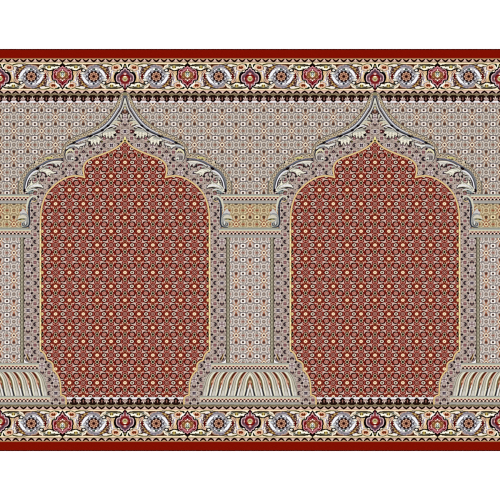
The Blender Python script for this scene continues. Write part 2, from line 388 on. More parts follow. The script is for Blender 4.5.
    for k in range(8):
        t = k * math.pi / 4 + math.pi / 8
        c.ell(RX + 3.9 * math.cos(t), RY + 3.8 * math.sin(t), 2.0, 1.9, '321814')
    c.ell(RX, RY, 4.6, 4.5, '321814')
    for k in range(8):
        t = k * math.pi / 4
        c.line([(RX, RY), (RX + 3.4 * math.cos(t), RY + 3.25 * math.sin(t))], [.9, 2.5], 'b98a70', False)
        c.line([(RX + 1.6 * math.cos(t), RY + 1.6 * math.sin(t)), (RX + 3.6 * math.cos(t), RY + 3.4 * math.sin(t))], [.3, .8], '7d4a38', False)
        c.ell(RX + 4.1 * math.cos(t), RY + 3.95 * math.sin(t), .55, .55, 'dcb39c')
    c.ell(RX, RY, 1.6, 1.5, '5c2c20'); c.ell(RX, RY, .95, .9, '2a100c')

    # medallions
    def sym(x0):
        return [lambda p: p, lambda p: (2 * x0 - p[0], p[1])]
    c.T = sym(62.5)
    A = [(62.5, 64.6), (60.9, 65.6), (60.2, 67.4), (58.4, 67.9), (57.6, 69.3), (55.6, 69.1), (53.8, 70.1), (52.5, 72.2), (52.9, 74), (52.1, 75.6), (52.3, 78), (53.2, 79.6), (55.2, 79.7), (56.6, 81.2), (56.9, 83.2), (58.8, 83.7), (60.0, 85.2), (60.3, 86.7), (61.5, 87.3), (62.5, 88.8)]
    def inset(P, d, x0):
        q = []
        for i, p in enumerate(P):
            a, b = P[max(i - 1, 0)], P[min(i + 1, len(P) - 1)]
            tx, ty = b[0] - a[0], b[1] - a[1]
            l = math.hypot(tx, ty)
            q.append((min(p[0] + abs(ty) / l * d + 0.0, x0), p[1] - (tx / l) * d if False else p[1] + (d * .8 if p[1] < 76 and i < 4 else (-d * .8 if i > 8 else 0))))
        return q
    halfp = lambda P, x0: P + [(x0, P[-1][1]), (x0, P[0][1])]
    c.poly(halfp(spl(A, n=4), 62.5), '6e1018', lab=MED_A)
    c.line([(62.5, 62.6), (62.5, 66)], [.8, 1.6], '141008', False); c.line([(62.5, 63.2), (59.2, 65.7), (55.4, 65.4), (53, 64.4)], [.8, .9, .7, .4], '3a3322')
    UP = [(62.5, 67), (60, 69.2), (56.5, 71.2), (54.6, 73.5), (62.5, 75.5)]
    c.poly(halfp(UP, 62.5), '7f3640'); c.line([(62.5, 68), (60.8, 69.6), (58.6, 70.6), (56.4, 72.2)], [.5, .9, .8, .4], 'b57078'); c.line([(59, 68.9), (57.8, 70.2), (55.2, 71)], .5, '5e1c24')
    c.poly(halfp([(62.5, 70.6), (57.5, 72.2), (55.2, 75.4), (57, 79.2), (60.4, 80.6), (62.5, 80.8)], 62.5), '8c5236')
    c.line([(55.0, 77.8), (56.6, 80), (58.6, 80.8), (59.4, 82.8), (61.4, 83.6)], .7, '4e0a12'); c.line([(54.4, 73.0), (56.2, 74.0), (57, 76.6), (58.8, 78.4)], .55, '5a1a18'); c.line([(57.4, 72.6), (59.4, 71.6), (60.6, 72.6)], .5, '6a2a1e')
    c.line([(62.5, 66.8), (60.6, 68.6), (58.4, 70.7), (55.8, 71.5), (54.3, 72.4), (53.7, 74.2), (53.7, 76.6), (54.4, 78.5), (56.8, 79.4), (58.3, 82), (60.6, 83.9), (61.7, 85.4), (62.5, 86.4)], .7, 'cd858d')
    c.line(A, 1.35, '1c0d0d'); c.line([(x + (.9 if x < 62 else 0), y + (1.5 if y < 67 else 0 if y < 84 else -1.4)) for x, y in A], .7, 'c98a90')
    c.line([(60.6, 68.8), (60.0, 70.6), (58, 71.6)], .6, 'c98088'); c.line([(62.5, 68.6), (61.5, 70.4)], .6, '7a2430')
    c.ell(56.1, 74.6, .8, 1.2, 'dd9a8e'); c.ell(56.6, 72.8, .9, .6, 'e9b8b0', -20); c.ell(58.2, 77.0, 1.0, .7, 'cf9468', 30)
    c.ell(55.1, 76.4, 1.0, 1.6, '7a0f16'); c.ell(59.4, 75.2, 1.5, 2.2, '8c6234'); c.ell(58.7, 73.2, .8, .6, 'b5684c')
    c.ell(62.5, 74.0, 2.7, 3.4, 'dfd0a2'); c.ell(62.5, 74.0, 1.9, 2.5, '82826c'); c.ell(62.5, 74.6, 1.0, 1.5, 'e8ecea'); c.ell(62.5, 74.2, .45, .7, '7b8a92')
    c.ell(61.0, 72.3, .7, .6, '555a4a'); c.ell(62.5, 69.8, .75, .8, 'f2dcd4'); c.ell(62.5, 76.8, 1.1, .65, 'f8f0dc')
    c.ell(60.8, 79.4, 1.0, .7, 'e6b0a8', 30); c.ell(62.5, 80.6, .8, .9, 'f0d9d2'); c.ell(62.5, 78.8, .5, .7, '5b4a28')
    c.ell(59.4, 81.4, .8, .8, '8d1018'); c.line([(62.5, 82), (62.5, 84)], [1.5, .9], '6d0614', False)
    c.line([(58.4, 79.6), (60, 81.2), (61.6, 82.2)], .5, 'c05a64')
    c.poly([(62.5, 84.6), (63.4, 86.4), (62.5, 88)], 'd8c8b0', a=.7)
    c.line([(59.3, 86.4), (58.4, 87.4), (57.4, 88.2), (55.2, 88.4)], [.7, 1.3, 1.0, .4], '38392a')
    c.line([(55.4, 82.8), (57.6, 85.2), (60, 86.6)], [1.2, 2.0, .8], 'fbf6ea'); 

    for x0, side in ((0, 1), (125, -1)):
        f = lambda P, x0=x0, side=side: [(x0 + side * p[0], p[1]) for p in P]
        c.T = [lambda p, x0=x0, side=side: (x0 + side * p[0], p[1]), lambda p, x0=x0, side=side: (x0 - side * p[0], p[1])]
        B = [(0, 64.0), (1.2, 66.4), (2.4, 67.6), (2.6, 69.2), (4.6, 69.6), (5.4, 70.8), (5.3, 72.4), (7.2, 72.4), (9.6, 74.0), (10.5, 76.4), (10.4, 79.6), (9.6, 82), (7.6, 83.4), (5.8, 83.4), (5.6, 85.2), (4.2, 86.4), (2.4, 86.4), (1.8, 88.2), (0, 90)]
        c.poly(B + [(0, 77)], '8e6468', lab=MED_B)
        c.line([(0, 66.4), (1.6, 67.4), (2.2, 69.2), (4.2, 69.9), (4.9, 71.2), (5.1, 72.7), (7.2, 72.9), (9.2, 74.4), (10.0, 76.6), (9.9, 79.6), (9.1, 81.8), (7.4, 83.0), (5.6, 83.3), (5.2, 85.0), (3.9, 86.0), (2.2, 86.2), (1.6, 88.0), (0, 89.6)],
               [1.0, 1.2, 1.2, 1.2, 1.4, 2.0, 2.2, 1.8, 1.3, 1.1, 1.1, 1.1, 1.2, 1.4], '160a0c')
        c.line([(0, 68.2), (1.4, 69.2), (1.7, 70.6), (3.6, 71), (4.3, 72.2), (4.2, 73.6), (6.2, 73.8), (8.0, 75.4), (8.7, 77.6), (8.5, 80.2), (7.4, 81.8), (5.8, 82.2), (4.6, 82.4), (4.5, 84.2), (3.2, 85.2), (1.6, 85.2), (1.1, 87), (0, 88)], .75, 'd3b8be')
        c.line([(0, 70.4), (2.2, 71.8), (3.6, 73.4), (4.4, 75.6), (6.4, 76.4), (7.0, 78.4), (6.2, 80.6)], [1.2, 1.7, 1.6, 1.4, 1.4, 1.4, .6], '664252')
        c.line([(0, 71.0), (2.0, 72.6), (2.8, 74.0)], .7, '4c2c40')
        c.poly([(0, 72.6), (2.2, 74.2), (4.6, 76.2), (5.2, 79), (3.8, 82.2), (1.8, 84.4), (0, 85.6)], '97484a', True)
        c.line([(0, 75.2), (2.4, 75.4), (4.2, 77.4), (4.2, 80), (2.8, 81.8), (0, 83)], [1.2, 1.7, 1.8, 1.4, 1.2, 1.0], '741214')
        c.ell(0, 74.0, 1.4, .8, 'e7b8b4'); c.ell(5.6, 78.6, .7, 1.0, 'dd9f9f'); c.ell(3.6, 83, .8, .6, 'b8566a')
        c.ell(1.6, 84.6, .7, .6, 'dca6a4')
        c.ell(0, 78.6, 2.6, 2.7, 'e8d2a6'); c.ell(0, 79, 1.7, 1.6, '8e8048'); c.ell(0, 78.4, .8, .8, 'c6ba84'); c.ell(0, 76.4, .8, .6, 'faf0dc')
        c.ell(2.2, 77.4, .6, 1.0, 'a8502c')
        c.line([(0, 86.8), (.1, 89.6)], [1.6, .9], '5c1020', False)
        c.ell(0, 65.8, 1.6, 2.0, '1f1d12'); c.ell(0, 66.2, .8, 1.2, '8c8650')
        c.line([(5, 64.2), (3.9, 65.2), (3.2, 67)], [1.2, 1.5, .6], '27301c')
        c.line([(1.4, 64.4), (2.2, 66.5), (3.4, 68.4)], [.5, 1.1, .6], 'f4ecd8')
    c.T = [lambda p: p]


def fringe(c, lab):
    """Black scalloped trim with pale three-petalled flowers."""
    n = PX / 3
    c.rect(-5, 95.4, 130, 103.2, 'd9d1d2', lab)
    c.rect(-5, 95.2, 130, 101.0, '27140f')
    for k in range(-1, 16):
        x = k * n
        m = x + n / 2
        c.poly([(m - 2.4, 95.1), (m, 94.7), (m + 2.4, 95.1), (m, 96.4)], '75654a', True)
        c.poly([(m - 3.5, 101.1), (m - 2.8, 100.0), (m - 1.6, 100.6), (m, 100.3), (m + 1.6, 100.6), (m + 2.8, 100.0), (m + 3.5, 101.1)], 'd9d1d2', True)
        c.poly([(x - 1.5, 100.8), (x - .9, 101.7), (x, 102.3), (x + .9, 101.7), (x + 1.5, 100.8)], '24100e')
        c.poly([(x - 3.2, 99.2), (x - 1.9, 101.2), (x, 102.3), (x + 1.9, 101.2), (x + 3.2, 99.2)], '1d0d0b')
        c.line([(m, 100.2), (m, 97.1)], [.8, 1.3], 'd6c4b6', False)
        c.line([(m - .3, 100.2), (m - 1.6, 98.3)], [.8, 1.4], 'c9aba4', False); c.line([(m + .3, 100.2), (m + 1.6, 98.3)], [.8, 1.4], 'c9aba4', False); c.line([(m - .6, 100.6), (m - 2.5, 99.5)], [.7, .9], 'b8968e', False); c.line([(m + .6, 100.6), (m + 2.5, 99.5)], [.7, .9], 'b8968e', False)
        c.ell(m, 100.0, .8, .6, '8e6e68'); c.ell(x, 99.2, .8, 1.3, '8a5a52'); c.ell(x, 97.4, .45, .45, '8f6f62')
        c.line([(m - 2.6, 101.9), (m, 101.3), (m + 2.6, 101.9)], .9, 'ece7ea')
        c.line([(x - 1.4, 102.7), (x, 103.0), (x + 1.4, 102.7)], .7, '9d7d80')


def design():
    c = Canvas(-4, 47, 129, 453, 'b9a79c')
    t_red, t_light, t_mos = tile('red', dict(bg='86231b')), tile('light', LIGHT), tile('mosaic', dict(bg='a9998f'))
    t_pale, t_gold = tile('light', PALE), tile('light', GOLD)
    full = np.ones((c.h, c.w), bool)
    # spandrel lattice
    fill_tile(c, t_light, full, 0, 117.2); c.lab[:] = SPANDREL
    # arch band area
    outer = spl(OUT1)[:-1] + spl(OUT2)
    m_arch = region(c, [(129.5, 91.5)] + outer + [(17.8, 197), (24, 197), (24, 402), (24, 406), (129.5, 406)])
    fill_tile(c, t_mos, m_arch, 125.3, 117.7); c.lab[m_arch] = ARCH
    # columns
    m = region(c, [(-4, 236), (23.6, 236), (23.6, 364), (-4, 364)]); fill_tile(c, t_pale, m, 0, 266.6); c.lab[m] = SHAFT
    m = region(c, [(-4, 203), (27.5, 203), (28.5, 229), (-4, 229)]); fill_tile(c, t_gold, m, 0, 210.4); c.lab[m] = CAPITAL
    # niche
    gold = (spl(GOLDPATH)[:-1] + spl(GOLDPATH2)[:-1] + GOLDPATH3[:-1] + spl(GOLDPATH4)[:-1] + spl(GOLDPATH5)[:-1] + spl(GOLDPATH6)[:-1] + spl(GOLDPATH7))
    m_n = region(c, gold + [(129.5, 405.6), (129.5, 139.6)])
    fill_tile(c, t_red, m_n, 125, 245.0); c.lab[m_n] = NICHE
    # small half flowers fringing the straight side of the niche
    for k in range(10):
        y = 231.3 + k * PY / 2
        if y < 349:
            c.ell(42.4, y, 1.1, 1.6, 'd9bf86'); c.ell(42.6, y + 5.0, .8, .9, '2c1410'); c.ell(42.6, y - 5.0, .8, .9, '2c1410')
    # border, trims: near side is the far side turned over
    far = Canvas(-4, 47, 129, 106, '861000')
    far.lab[:] = EDGE
    far.rect(-5, 40, 130, 49.9, '560600'); far.rect(-5, 49.9, 130, 50.4, '741300')
    far.rect(-5, 57.7, 130, 58.3, '8a2a14')
    border_half(far)
    fringe(far, TRIM)
    nb = int((95.4 - 47) * S)
    c.a[:nb] = far.a[:nb]; c.lab[:nb] = far.lab[:nb]
    nt = int((103.0 - 47) * S)
    keep = ~m_arch[nb:nt]
    c.a[nb:nt][keep] = far.a[nb:nt][keep]; c.lab[nb:nt][keep] = TRIM
    f2 = far.a[::-1]; l2 = far.lab[::-1].copy()
    for a, b in ((BORDER, BORDER2), (EDGE, EDGE2), (MED_A, MED_A2), (MED_B, MED_B2), (ROSETTE, ROSETTE2), (TRIM, TRIM_B)):
        l2[l2 == a] = b
    # rows of the turned strip: canvas row r <-> far row h-1-r
    c.a[c.h - nb:] = f2[far.h - nb:]; c.lab[c.h - nb:] = l2[far.h - nb:]
    m_t = m_n[c.h - nt:c.h - nb]
    c.a[c.h - nt:c.h - nb][m_t] = f2[far.h - nt:far.h - nb][m_t]; c.lab[c.h - nt:c.h - nb][m_t] = TRIM_B

    clip_low = np.ones((c.h, c.w), bool); clip_low[c.h - nb:] = False; clip_low[:nb - int(3.0 * S)] = False
    c.cl = clip_low
    arch_art(c)
    column_art(c)
    # gold line of the niche
    c.line(gold, 1.8, 'a5835c', False, GOLDLINE)
    c.line(gold, 1.25, 'e2c48c', False)
    c.line([(40.4, 226), (40.4, 350)], 1.4, 'e0cc92', False)
    for k in range(0, 20):
        c.ell(40.4, 230 + k * 6.2, .5, 1.2, 'f0e8c0')
    c.ell(125, 139.6, 1.5, 2.4, 'e8dc8c'); c.ell(125, 140.6, 1.0, .9, '5a4a1c'); c.ell(125, 137.4, .8, 1.0, 'f0e6b0')
    c.cl = None
    return c


def rope(c, path, w, off=1):
    P = spl(path)
    c.line(P, w, 'a49786', False)
    for i, (x, y, tx, ty) in enumerate(along(P, 1.7, .6)):
        for k, o in enumerate((-.3, 0.0, .3)):
            c.ell(x - ty * o * w, y + tx * o * w, .72, .5, (('cdbfa8', '6f6252'), ('7d6a5c', 'd3c5ae'), ('c4b294', '857664'))[k][i % 2], 40)
    for o in (-.44, .44):
        c.line(shift(P, o * w), .65, 'c2b18a', False)
    for i, (x, y, tx, ty) in enumerate(along(P, 8.3, 3)):
        c.ell(x, y, 1.3, 1.0, 'd9c8a0', math.degrees(math.atan2(ty, tx))); c.ell(x, y, .7, .6, '63402e')


def shift(path, d):
    P = np.array(spl(path) if len(path) < 25 else path); T = np.gradient(P, axis=0)
    L = np.hypot(T[:, 0], T[:, 1])[:, None] + 1e-9
    N = np.c_[-T[:, 1], T[:, 0]] / L
    return [tuple(p) for p in P + N * d]


def arch_art(c):
    CR, CRD, GRY, DK, SL, WH = 'e0dac6', 'b9b4a2', '8f9089', '2b2426', '5d606c', 'e6e3e8'
    # beaded rope between the field and the stem
    rope(c, [((a[0] * .45 + b[0] * .55), (a[1] * .45 + b[1] * .55)) for a, b in zip(OUT1, [(124.2, 92.5), (123.2, 97.4), (121.3, 103), (119, 108.2), (115.9, 113.2), (111.6, 118.9), (106.6, 124), (100.6, 128.4), (92.4, 132.6), (82, 137.0), (73.6, 141), (68.2, 145), (65.2, 149.6), (64.4, 154.5)])], 4.0)
    rope(c, [((a[0] * .5 + b[0] * .5), (a[1] * .5 + b[1] * .5)) for a, b in zip(OUT2, [(64, 157.6), (57, 157.6), (50, 159), (43.4, 161.3), (37, 165.2), (30.8, 170.6), (26, 177), (23.4, 183.6), (22.8, 189), (22.8, 194.6)])], 4.4)
    c.line(OUT1, .7, '6f675c'); c.line(OUT2, .7, '7f776a')
    c.line([(18.3, 181), (18.2, 194.5)], .9, '6d675c', False)
    # ---- upper scallop: stem
    c.line(shift(STEM1, -1.1), [.6, .8, .9, 1.0, 1.1, 1.0, .8], '9d9890', False)
    c.line(STEM1, [1.3, 1.0, 1.0, 1.0, 1.4, 1.7, 1.4, 1.0], '3a393f')
    c.line(shift(STEM1, -1.5)[20:80], .7, 'd8d2cc', False)
    c.line(shift(STEM1, 1.2)[8:72], [.5, .8, 1.0, 1.4, 1.3, .7], '8a8d96', False)
    c.line(shift(STEM1, 2.0)[14:70], [.4, .7, .9, .9, .5], 'dddbe0', False)
    c.line(shift(STEM1, 3.0)[24:66], [.4, .9, 1.1, .5], '6e6c74', False)
    for x, y in ((102.3, 130.3), (90.4, 136.1), (108.2, 125.9), (74.2, 142.5)):
        c.ell(x, y, 1.9, 1.2, '1b1518', -28)
    c.line([(86, 137.3), (80, 139.6), (75, 142)], [.8, 1.8, .6], '68687e')
    c.line([(89, 138), (82, 140.3), (76, 143)], [.5, 1.1, .5], 'c9c9d6')
    # finial of pale leaf under the apex
    c.poly([(125, 97.5), (123.6, 101), (122.6, 105.2), (120.6, 110.4), (122.5, 109.6), (125, 109.4), (129, 109.4), (128, 98)], 'c3c0b2')
    c.line([(124.6, 92.5), (124.2, 96), (125, 99)], [1.2, 2.6, 1.0], '6a6a74'); c.ell(125, 94.3, 2.0, 1.8, '8d8664'); c.ell(125, 96.8, 1.7, 1.4, '55555f')
    c.ell(125, 100.6, .8, 2.6, 'd9d8cc'); c.ell(125, 104.4, 1.0, .8, '7c7868'); c.ell(125, 107.2, 2.4, .6, 'b8a66a')
    c.line([(121.8, 110.6), (123, 112.2), (125, 112.9)], [1.6, 2.0, 2.0], '54352c'); c.line([(125, 109.6), (125, 112)], 1.2, 'a77a62', False)
    c.ell(120.6, 113.6, 1.2, .9, '2e2024', 40)
    # ---- leaves hung from the stem
    c.line(shift(STEM1, -2.4)[20:66], [.4, 1.2, 1.4, 1.2, .5], '3c363a', False)
    c.line(shift(STEM1, -1.7)[20:66], [.4, 1.0, 1.2, 1.0, .4], 'd2d0d2', False)
    for x, y, a, l in ((119.6, 113.6, 62, 4.6), (117.6, 117.2, 55, 4.8), (100.6, 133.2, 70, 4.0), (86.6, 140.6, 78, 4.6), (84.0, 141.6, 96, 5.4), (104, 132, 80, 4.4), (79.4, 144.2, 70, 5.0)):
        t = math.radians(a); dx, dy = math.cos(t), math.sin(t)
        P = [(x, y), (x + dx * l * .5 + .5, y + dy * l * .5), (x + dx * l, y + dy * l + .2)]
        c.line([(px + .6, py + .4) for px, py in P], [.7, 2.2, .5], '352b2d'); c.line(P, [.7, 1.9, .4], 'd6d1be'); c.line(P, [.3, .6, .2], 'a3a294')
    for x, y, a, l in ((34.4, 172.6, 66, 5.2), (31.2, 176.4, 48, 4.6), (28.6, 181.0, 30, 4.2), (46.6, 165.4, 60, 4.2), (57.4, 164.4, 70, 4.8), (60.6, 163.6, 88, 5.0), (39.8, 172.2, 92, 4.6)):
        t = math.radians(a); dx, dy = math.cos(t), math.sin(t)
        P = [(x, y), (x + dx * l * .5 + .4, y + dy * l * .5), (x + dx * l, y + dy * l)]
        c.line([(px + .6, py + .4) for px, py in P], [.7, 2.1, .5], '30262a'); c.line(P, [.7, 1.8, .4], 'cfcabc'); c.line(P, [.3, .6, .2], '9a998e')
    L = [0]
    def leaf(pts, col=CR, shade=None, veins=()):
        c.line(list(pts) + [pts[0]], 1.0, '5a504c'); c.poly([(x - .4, y + .8) for x, y in pts], '403534', True)
        c.poly(pts, col, True, LEAF + L[0])
        if shade:
            c.poly(shade[0], shade[1], True)
        gx, gy = sum(p[0] for p in pts) / len(pts), sum(p[1] for p in pts) / len(pts)
        for px, py in pts[::2]:
            c.line([(px * .8 + gx * .2, py * .8 + gy * .2), (px * .25 + gx * .75, py * .25 + gy * .75)], [.25, .55], 'a9a698', False, a=.8)
        for v in veins:
            c.line(v[0], v[1], v[2])
        L[0] += 1
    for path, lo, hi, sd in ((STEM1, .3, .76, 1), (STEM2, .12, .9, 2)):
        pts = along(shift(path, -1.9), 3.0, 1.2)
        for i, (x, y, tx, ty) in enumerate(pts):
            if not lo < i / len(pts) < hi:
                continue
            a = math.radians((34, 62, 48, 80, 40, 70)[(i * sd) % 6])
            nx_, ny_ = ty, -tx
            dx, dy = -tx * math.cos(a) + nx_ * math.sin(a), -ty * math.cos(a) + ny_ * math.sin(a)
            l = (4.2, 5.6, 3.6, 6.2, 4.6)[(i * 3 + sd) % 5]
            P = [(x, y), (x + dx * l * .5 - tx * .7, y + dy * l * .5 - ty * .7), (x + dx * l + tx * .9, y + dy * l + ty * .9)]
            c.line([(px + .4, py + .7) for px, py in P], [.9, 2.2, .6], '3b3030'); c.line(P, [.9, 1.9, .5], ('d3cebc', 'c4c2ba', 'ddd8ca')[i % 3]); c.line(P, [.3, .6, .2], '8f8e86')
    # first
    leaf([(104.2, 131.8), (107.6, 129.2), (111.6, 127.2), (115, 127.4), (113.4, 129.2), (116.4, 131.6), (115.4, 133.4), (113.8, 134.6), (113.4, 138.4), (111.2, 135.6), (109.8, 138.6), (108, 135.8), (106.2, 138.4), (105.4, 135), (103.2, 136.2), (102.6, 133.6)], 'ded8c4',
         ([(104, 131.8), (108.4, 129.6), (112.6, 129), (115, 131.2), (111, 131.4), (106.6, 132.4)], 'a3a498'),
         [([(104, 132.6), (108, 131.2), (112.4, 131)], [.5, .9, .4], 'c7c6c0'), ([(106.6, 132.8), (106.4, 136)], [.9, .4], 'f0ecdf'), ([(109.6, 132.6), (109.9, 136.4)], [.9, .4], 'f0ecdf'), ([(112.8, 132.6), (113, 136)], [.9, .4], 'f0ecdf')])
    c.line([(107.2, 127.9), (111, 126.0), (114.2, 125.9), (116.2, 127.2)], [.6, 1.4, 1.5, .6], 'e2dde0'); c.line([(108.4, 128.8), (111.2, 127.8), (114, 128.4)], [.5, 1.2, .5], '262022')
    c.line([(112.4, 123.6), (115.6, 121.6), (119.8, 121.8)], [.8, 2.0, .5], 'cfcab0'); c.line([(114.4, 123.6), (117.2, 124.4), (119.2, 125.6)], [.8, 1.7, .5], 'dcd4bc')
    c.line([(113.4, 124.8), (116.4, 125.9), (119.2, 127.2)], [.3, .8, .3], '4a4038'); c.line([(117.2, 122.8), (119.4, 123.2), (121.4, 122)], [.6, .9, .3], 'cdbf98')
    c.poly([(115.2, 131.4), (118.2, 129.4), (120.2, 131), (118.4, 133.6)], '4a2426', True); c.ell(118.8, 131.4, 1.0, .7, 'c0908c')
    c.ell(114.6, 134.8, 1.3, 1.0, '1f1a1a', 30)
    # second
    leaf([(91.4, 138), (94.4, 136.6), (97.6, 136.4), (100.6, 138.6), (102, 140), (99.8, 141.2), (98.8, 144.6), (96.8, 141.8), (95.4, 145.2), (93.6, 142.2), (91.4, 145), (90.6, 141.2), (88.4, 141.2), (88.6, 138.8)], 'e6e0cd',
         ([(90.8, 137.6), (94.6, 136.6), (97.4, 138.2), (93.6, 138.6), (90, 140)], '9ea094'),
         [([(90, 139.8), (93.6, 139.2), (97.6, 139.6)], [.5, .9, .4], 'cdccc4'), ([(91.2, 140.4), (91, 143)], [.9, .4], 'f7f4e6'), ([(94.8, 140.2), (95.2, 143.4)], [.9, .4], 'f7f4e6'), ([(98, 140), (98.6, 143)], [.9, .4], 'f7f4e6')])
    c.ell(89.2, 143.2, .9, 1.5, '241b1c', 10); c.line([(88.8, 146), (90.4, 146.6), (92, 146)], .9, '4a2f2f'); c.ell(101.8, 141.6, 1.2, .9, '5b5030')
    c.line([(93.4, 135.4), (97, 134.8), (100.2, 133.0)], [.5, 1.1, .5], 'cfcdd4'); c.line([(94.6, 136.0), (97.4, 135.6)], 1.0, '262428', False)
    # third: fold with the curl at the end of the scallop
    leaf([(66, 147.8), (69.4, 145.4), (73.6, 144.4), (78, 144.6), (82.6, 143.2), (85.6, 143.4), (83.6, 145.4), (79.8, 146.6), (79, 148.8), (76.8, 146.9), (73, 146.6), (69, 147.6), (66.6, 149.6)], 'd9d6d2',
         ([(67, 147.4), (70.6, 145.6), (74.6, 145.2), (72, 146.6), (68.4, 147.6)], 'aab2bb'), [([(75, 145.6), (79, 145.6), (83, 144.4)], [.5, .9, .4], 'f2eee0')])
    c.line([(68.4, 148.6), (72, 147.2), (76, 147.2), (78.4, 149.6)], [.5, .8, .8, .4], '5e5d63')
    c.ell(67.2, 149.7, 1.6, .8, '151114', -35)
    c.line([(65.9, 154.6), (67.4, 151.2), (70, 149.8), (72.6, 150.6), (73.4, 152.4)], [1.0, 1.6, 1.9, 1.5, .6], 'dcd7b0')
    c.ell(69.8, 152.9, 2.0, 1.1, '6d6138'); c.ell(69.9, 153.2, 1.0, .6, '3c3422')
    c.ell(70.2, 157.2, 5.0, 4.7, 'b3aaa2'); c.ell(70.2, 157.2, 4.2, 3.9, 'c9c1bb'); c.ell(70.2, 157.4, 3.4, 3.1, '9f9590')
    c.rect(67.6, 156, 68.5, 160, '3a3036'); c.rect(69.6, 156, 70.5, 160, '4e4248'); c.ell(72.4, 158.4, 1.6, 1.1, 'e0ddd2'); c.ell(72.6, 159.4, .8, .6, '4a6050')
    c.line([(65.0, 155.8), (65.6, 158.8), (67.6, 161.4)], [1.0, .9, .5], '5a5550')
    c.line([(75.2, 157.2), (76.9, 157.6), (77, 160), (74.8, 160.6)], [1.0, 1.7, 1.7, .8], '352a30')
    # ---- lower scallop stem
    c.line(shift(STEM2, .8)[30:], [.8, 2.2, 3.4, 3.2, 2.2, 1.2], '77787a', False)
    c.line(shift(STEM2, -.2), [.8, 1.3, 2.0, 2.3, 1.6, 1.3, 1.2, 1.2, 1.0], '53545c')
    c.line([(57, 159.6), (51, 160.2), (46, 161.8), (42, 164)], [.4, 1.2, 1.5, .6], '6e707c')
    c.line([(37.8, 170.8), (34.4, 171.8), (31, 174.6), (28.4, 178.4), (26.7, 183), (25.5, 188.6)], [.7, 1.7, 1.6, 1.4, 1.3, .8], 'e0dee4')
    c.line([(29.8, 178), (28, 182), (27, 187)], [.5, 1.1, .8], '3b3036')
    c.ell(37.6, 168.5, 2.1, 1.25, '1d0f12', -20); c.ell(24.5, 190.6, 1.1, 2.0, '1c0f11', 10)
    c.line([(40.2, 166.6), (43, 165.4), (46.6, 163.6)], [.6, 1.2, .6], 'd7d8df')
    c.line([(45, 159.2), (47, 158.0), (50.4, 157.6), (53, 157.4)], [.5, 1.5, 1.5, .5], 'cfc57e'); c.ell(47.8, 159.1, 1.3, .55, '2c2a10')
    c.poly([(34.2, 162.4), (35.6, 160.6), (37.6, 161.4), (36.6, 163.6)], 'd8c9b0', True); c.ell(34.6, 162.2, .8, .9, '251c14')
    # fourth: upper leaf of the lower scallop
    leaf([(42.8, 165.8), (46.6, 163.2), (51.6, 161.4), (57, 160.6), (63.2, 161.6), (60.6, 163.4), (59.6, 166.4), (57.6, 164.2), (56.2, 166.6), (54.4, 163.8), (50.8, 163.6), (46.8, 164.6), (44, 166.4)], 'd6d1c8',
         ([(44.6, 165), (48.6, 162.8), (53, 161.9), (50, 163.2)], 'c6c5d0'), [([(50, 162.4), (55.6, 161.6), (61, 162.1)], [.5, 1.0, .5], 'e6e2d2')])
    c.line([(46.8, 165.2), (50, 164.8), (53.2, 165.4)], [.7, 1.3, .6], '5a2c32'); c.ell(53.8, 166.2, .8, 1.5, '231b1d'); c.ell(58.4, 166, .8, 1.3, '4a3234')
    c.line([(45.8, 167.4), (49, 166.2), (52.6, 167.4)], [.6, 1.3, .6], 'bab3ae'); c.ell(49.4, 167.6, 1.0, .6, '8a3a48')
    # fifth: the long main leaf
    leaf([(39.4, 170.6), (42.2, 168.4), (45.6, 168.6), (49.6, 169.4), (53.2, 171.8), (56.2, 172.4), (53.6, 173.6), (50.6, 173.8), (50.4, 176.6), (48.2, 174.6), (47.2, 176.0), (45.8, 173.2), (43, 171.8), (40.4, 171.6)], 'e2ddca',
         ([(40.6, 170.4), (43.4, 169.2), (47, 170.2), (44, 170.8)], 'bdbdb4'), [([(43, 170.2), (47.6, 171.2), (53, 172.5)], [.5, 1.2, .4], 'f4f1e4'), ([(46.4, 172), (48.8, 174.6)], [.9, .4], 'f1eddd')])
    c.line([(42, 172.6), (44.4, 173.4), (45.6, 175)], [.5, 1.0, .5], '4a2e34')
    # sixth: the lowest leaf with two horns
    leaf([(25.6, 190), (27.6, 186.6), (30, 184), (31.6, 180.2), (32.6, 183.2), (35.6, 183), (38.8, 180.4), (38.6, 183.4), (41, 184.4), (42.4, 186.2), (43.4, 188.6), (41, 187.2), (37.4, 187), (33.6, 187.6), (29.6, 189.4), (26.6, 191.4)], 'dcd9c8',
         ([(27, 189), (29.6, 186), (32.6, 185.2), (30.6, 187.2), (28, 189.6)], '9fa39b'), [([(29, 187.6), (33, 185.8), (38, 185.2), (42, 186.6)], [.5, 1.3, 1.6, .5], 'ebe8ea'), ([(31.6, 182), (31.2, 185)], [.5, 1.2], 'ecead0')])
    c.line([(35, 188.4), (38.2, 187.8), (41.4, 188.4)], [.6, 1.2, .5], '2a2428')
    c.line([(26, 192.6), (30.6, 189.8), (34.8, 189.2), (37.2, 190.6)], [.7, 1.3, 1.4, .6], 'cfd2cb')
    c.line([(27.6, 193), (30.8, 191.4), (33.8, 191.2)], [.8, 1.7, .7], '7c8a88'); c.line([(33.4, 192.4), (35.6, 191.2), (37, 192.2)], .9, '4c3c24')
    c.line([(28.6, 194), (31, 193.0), (33, 193.4)], .9, '56686a')


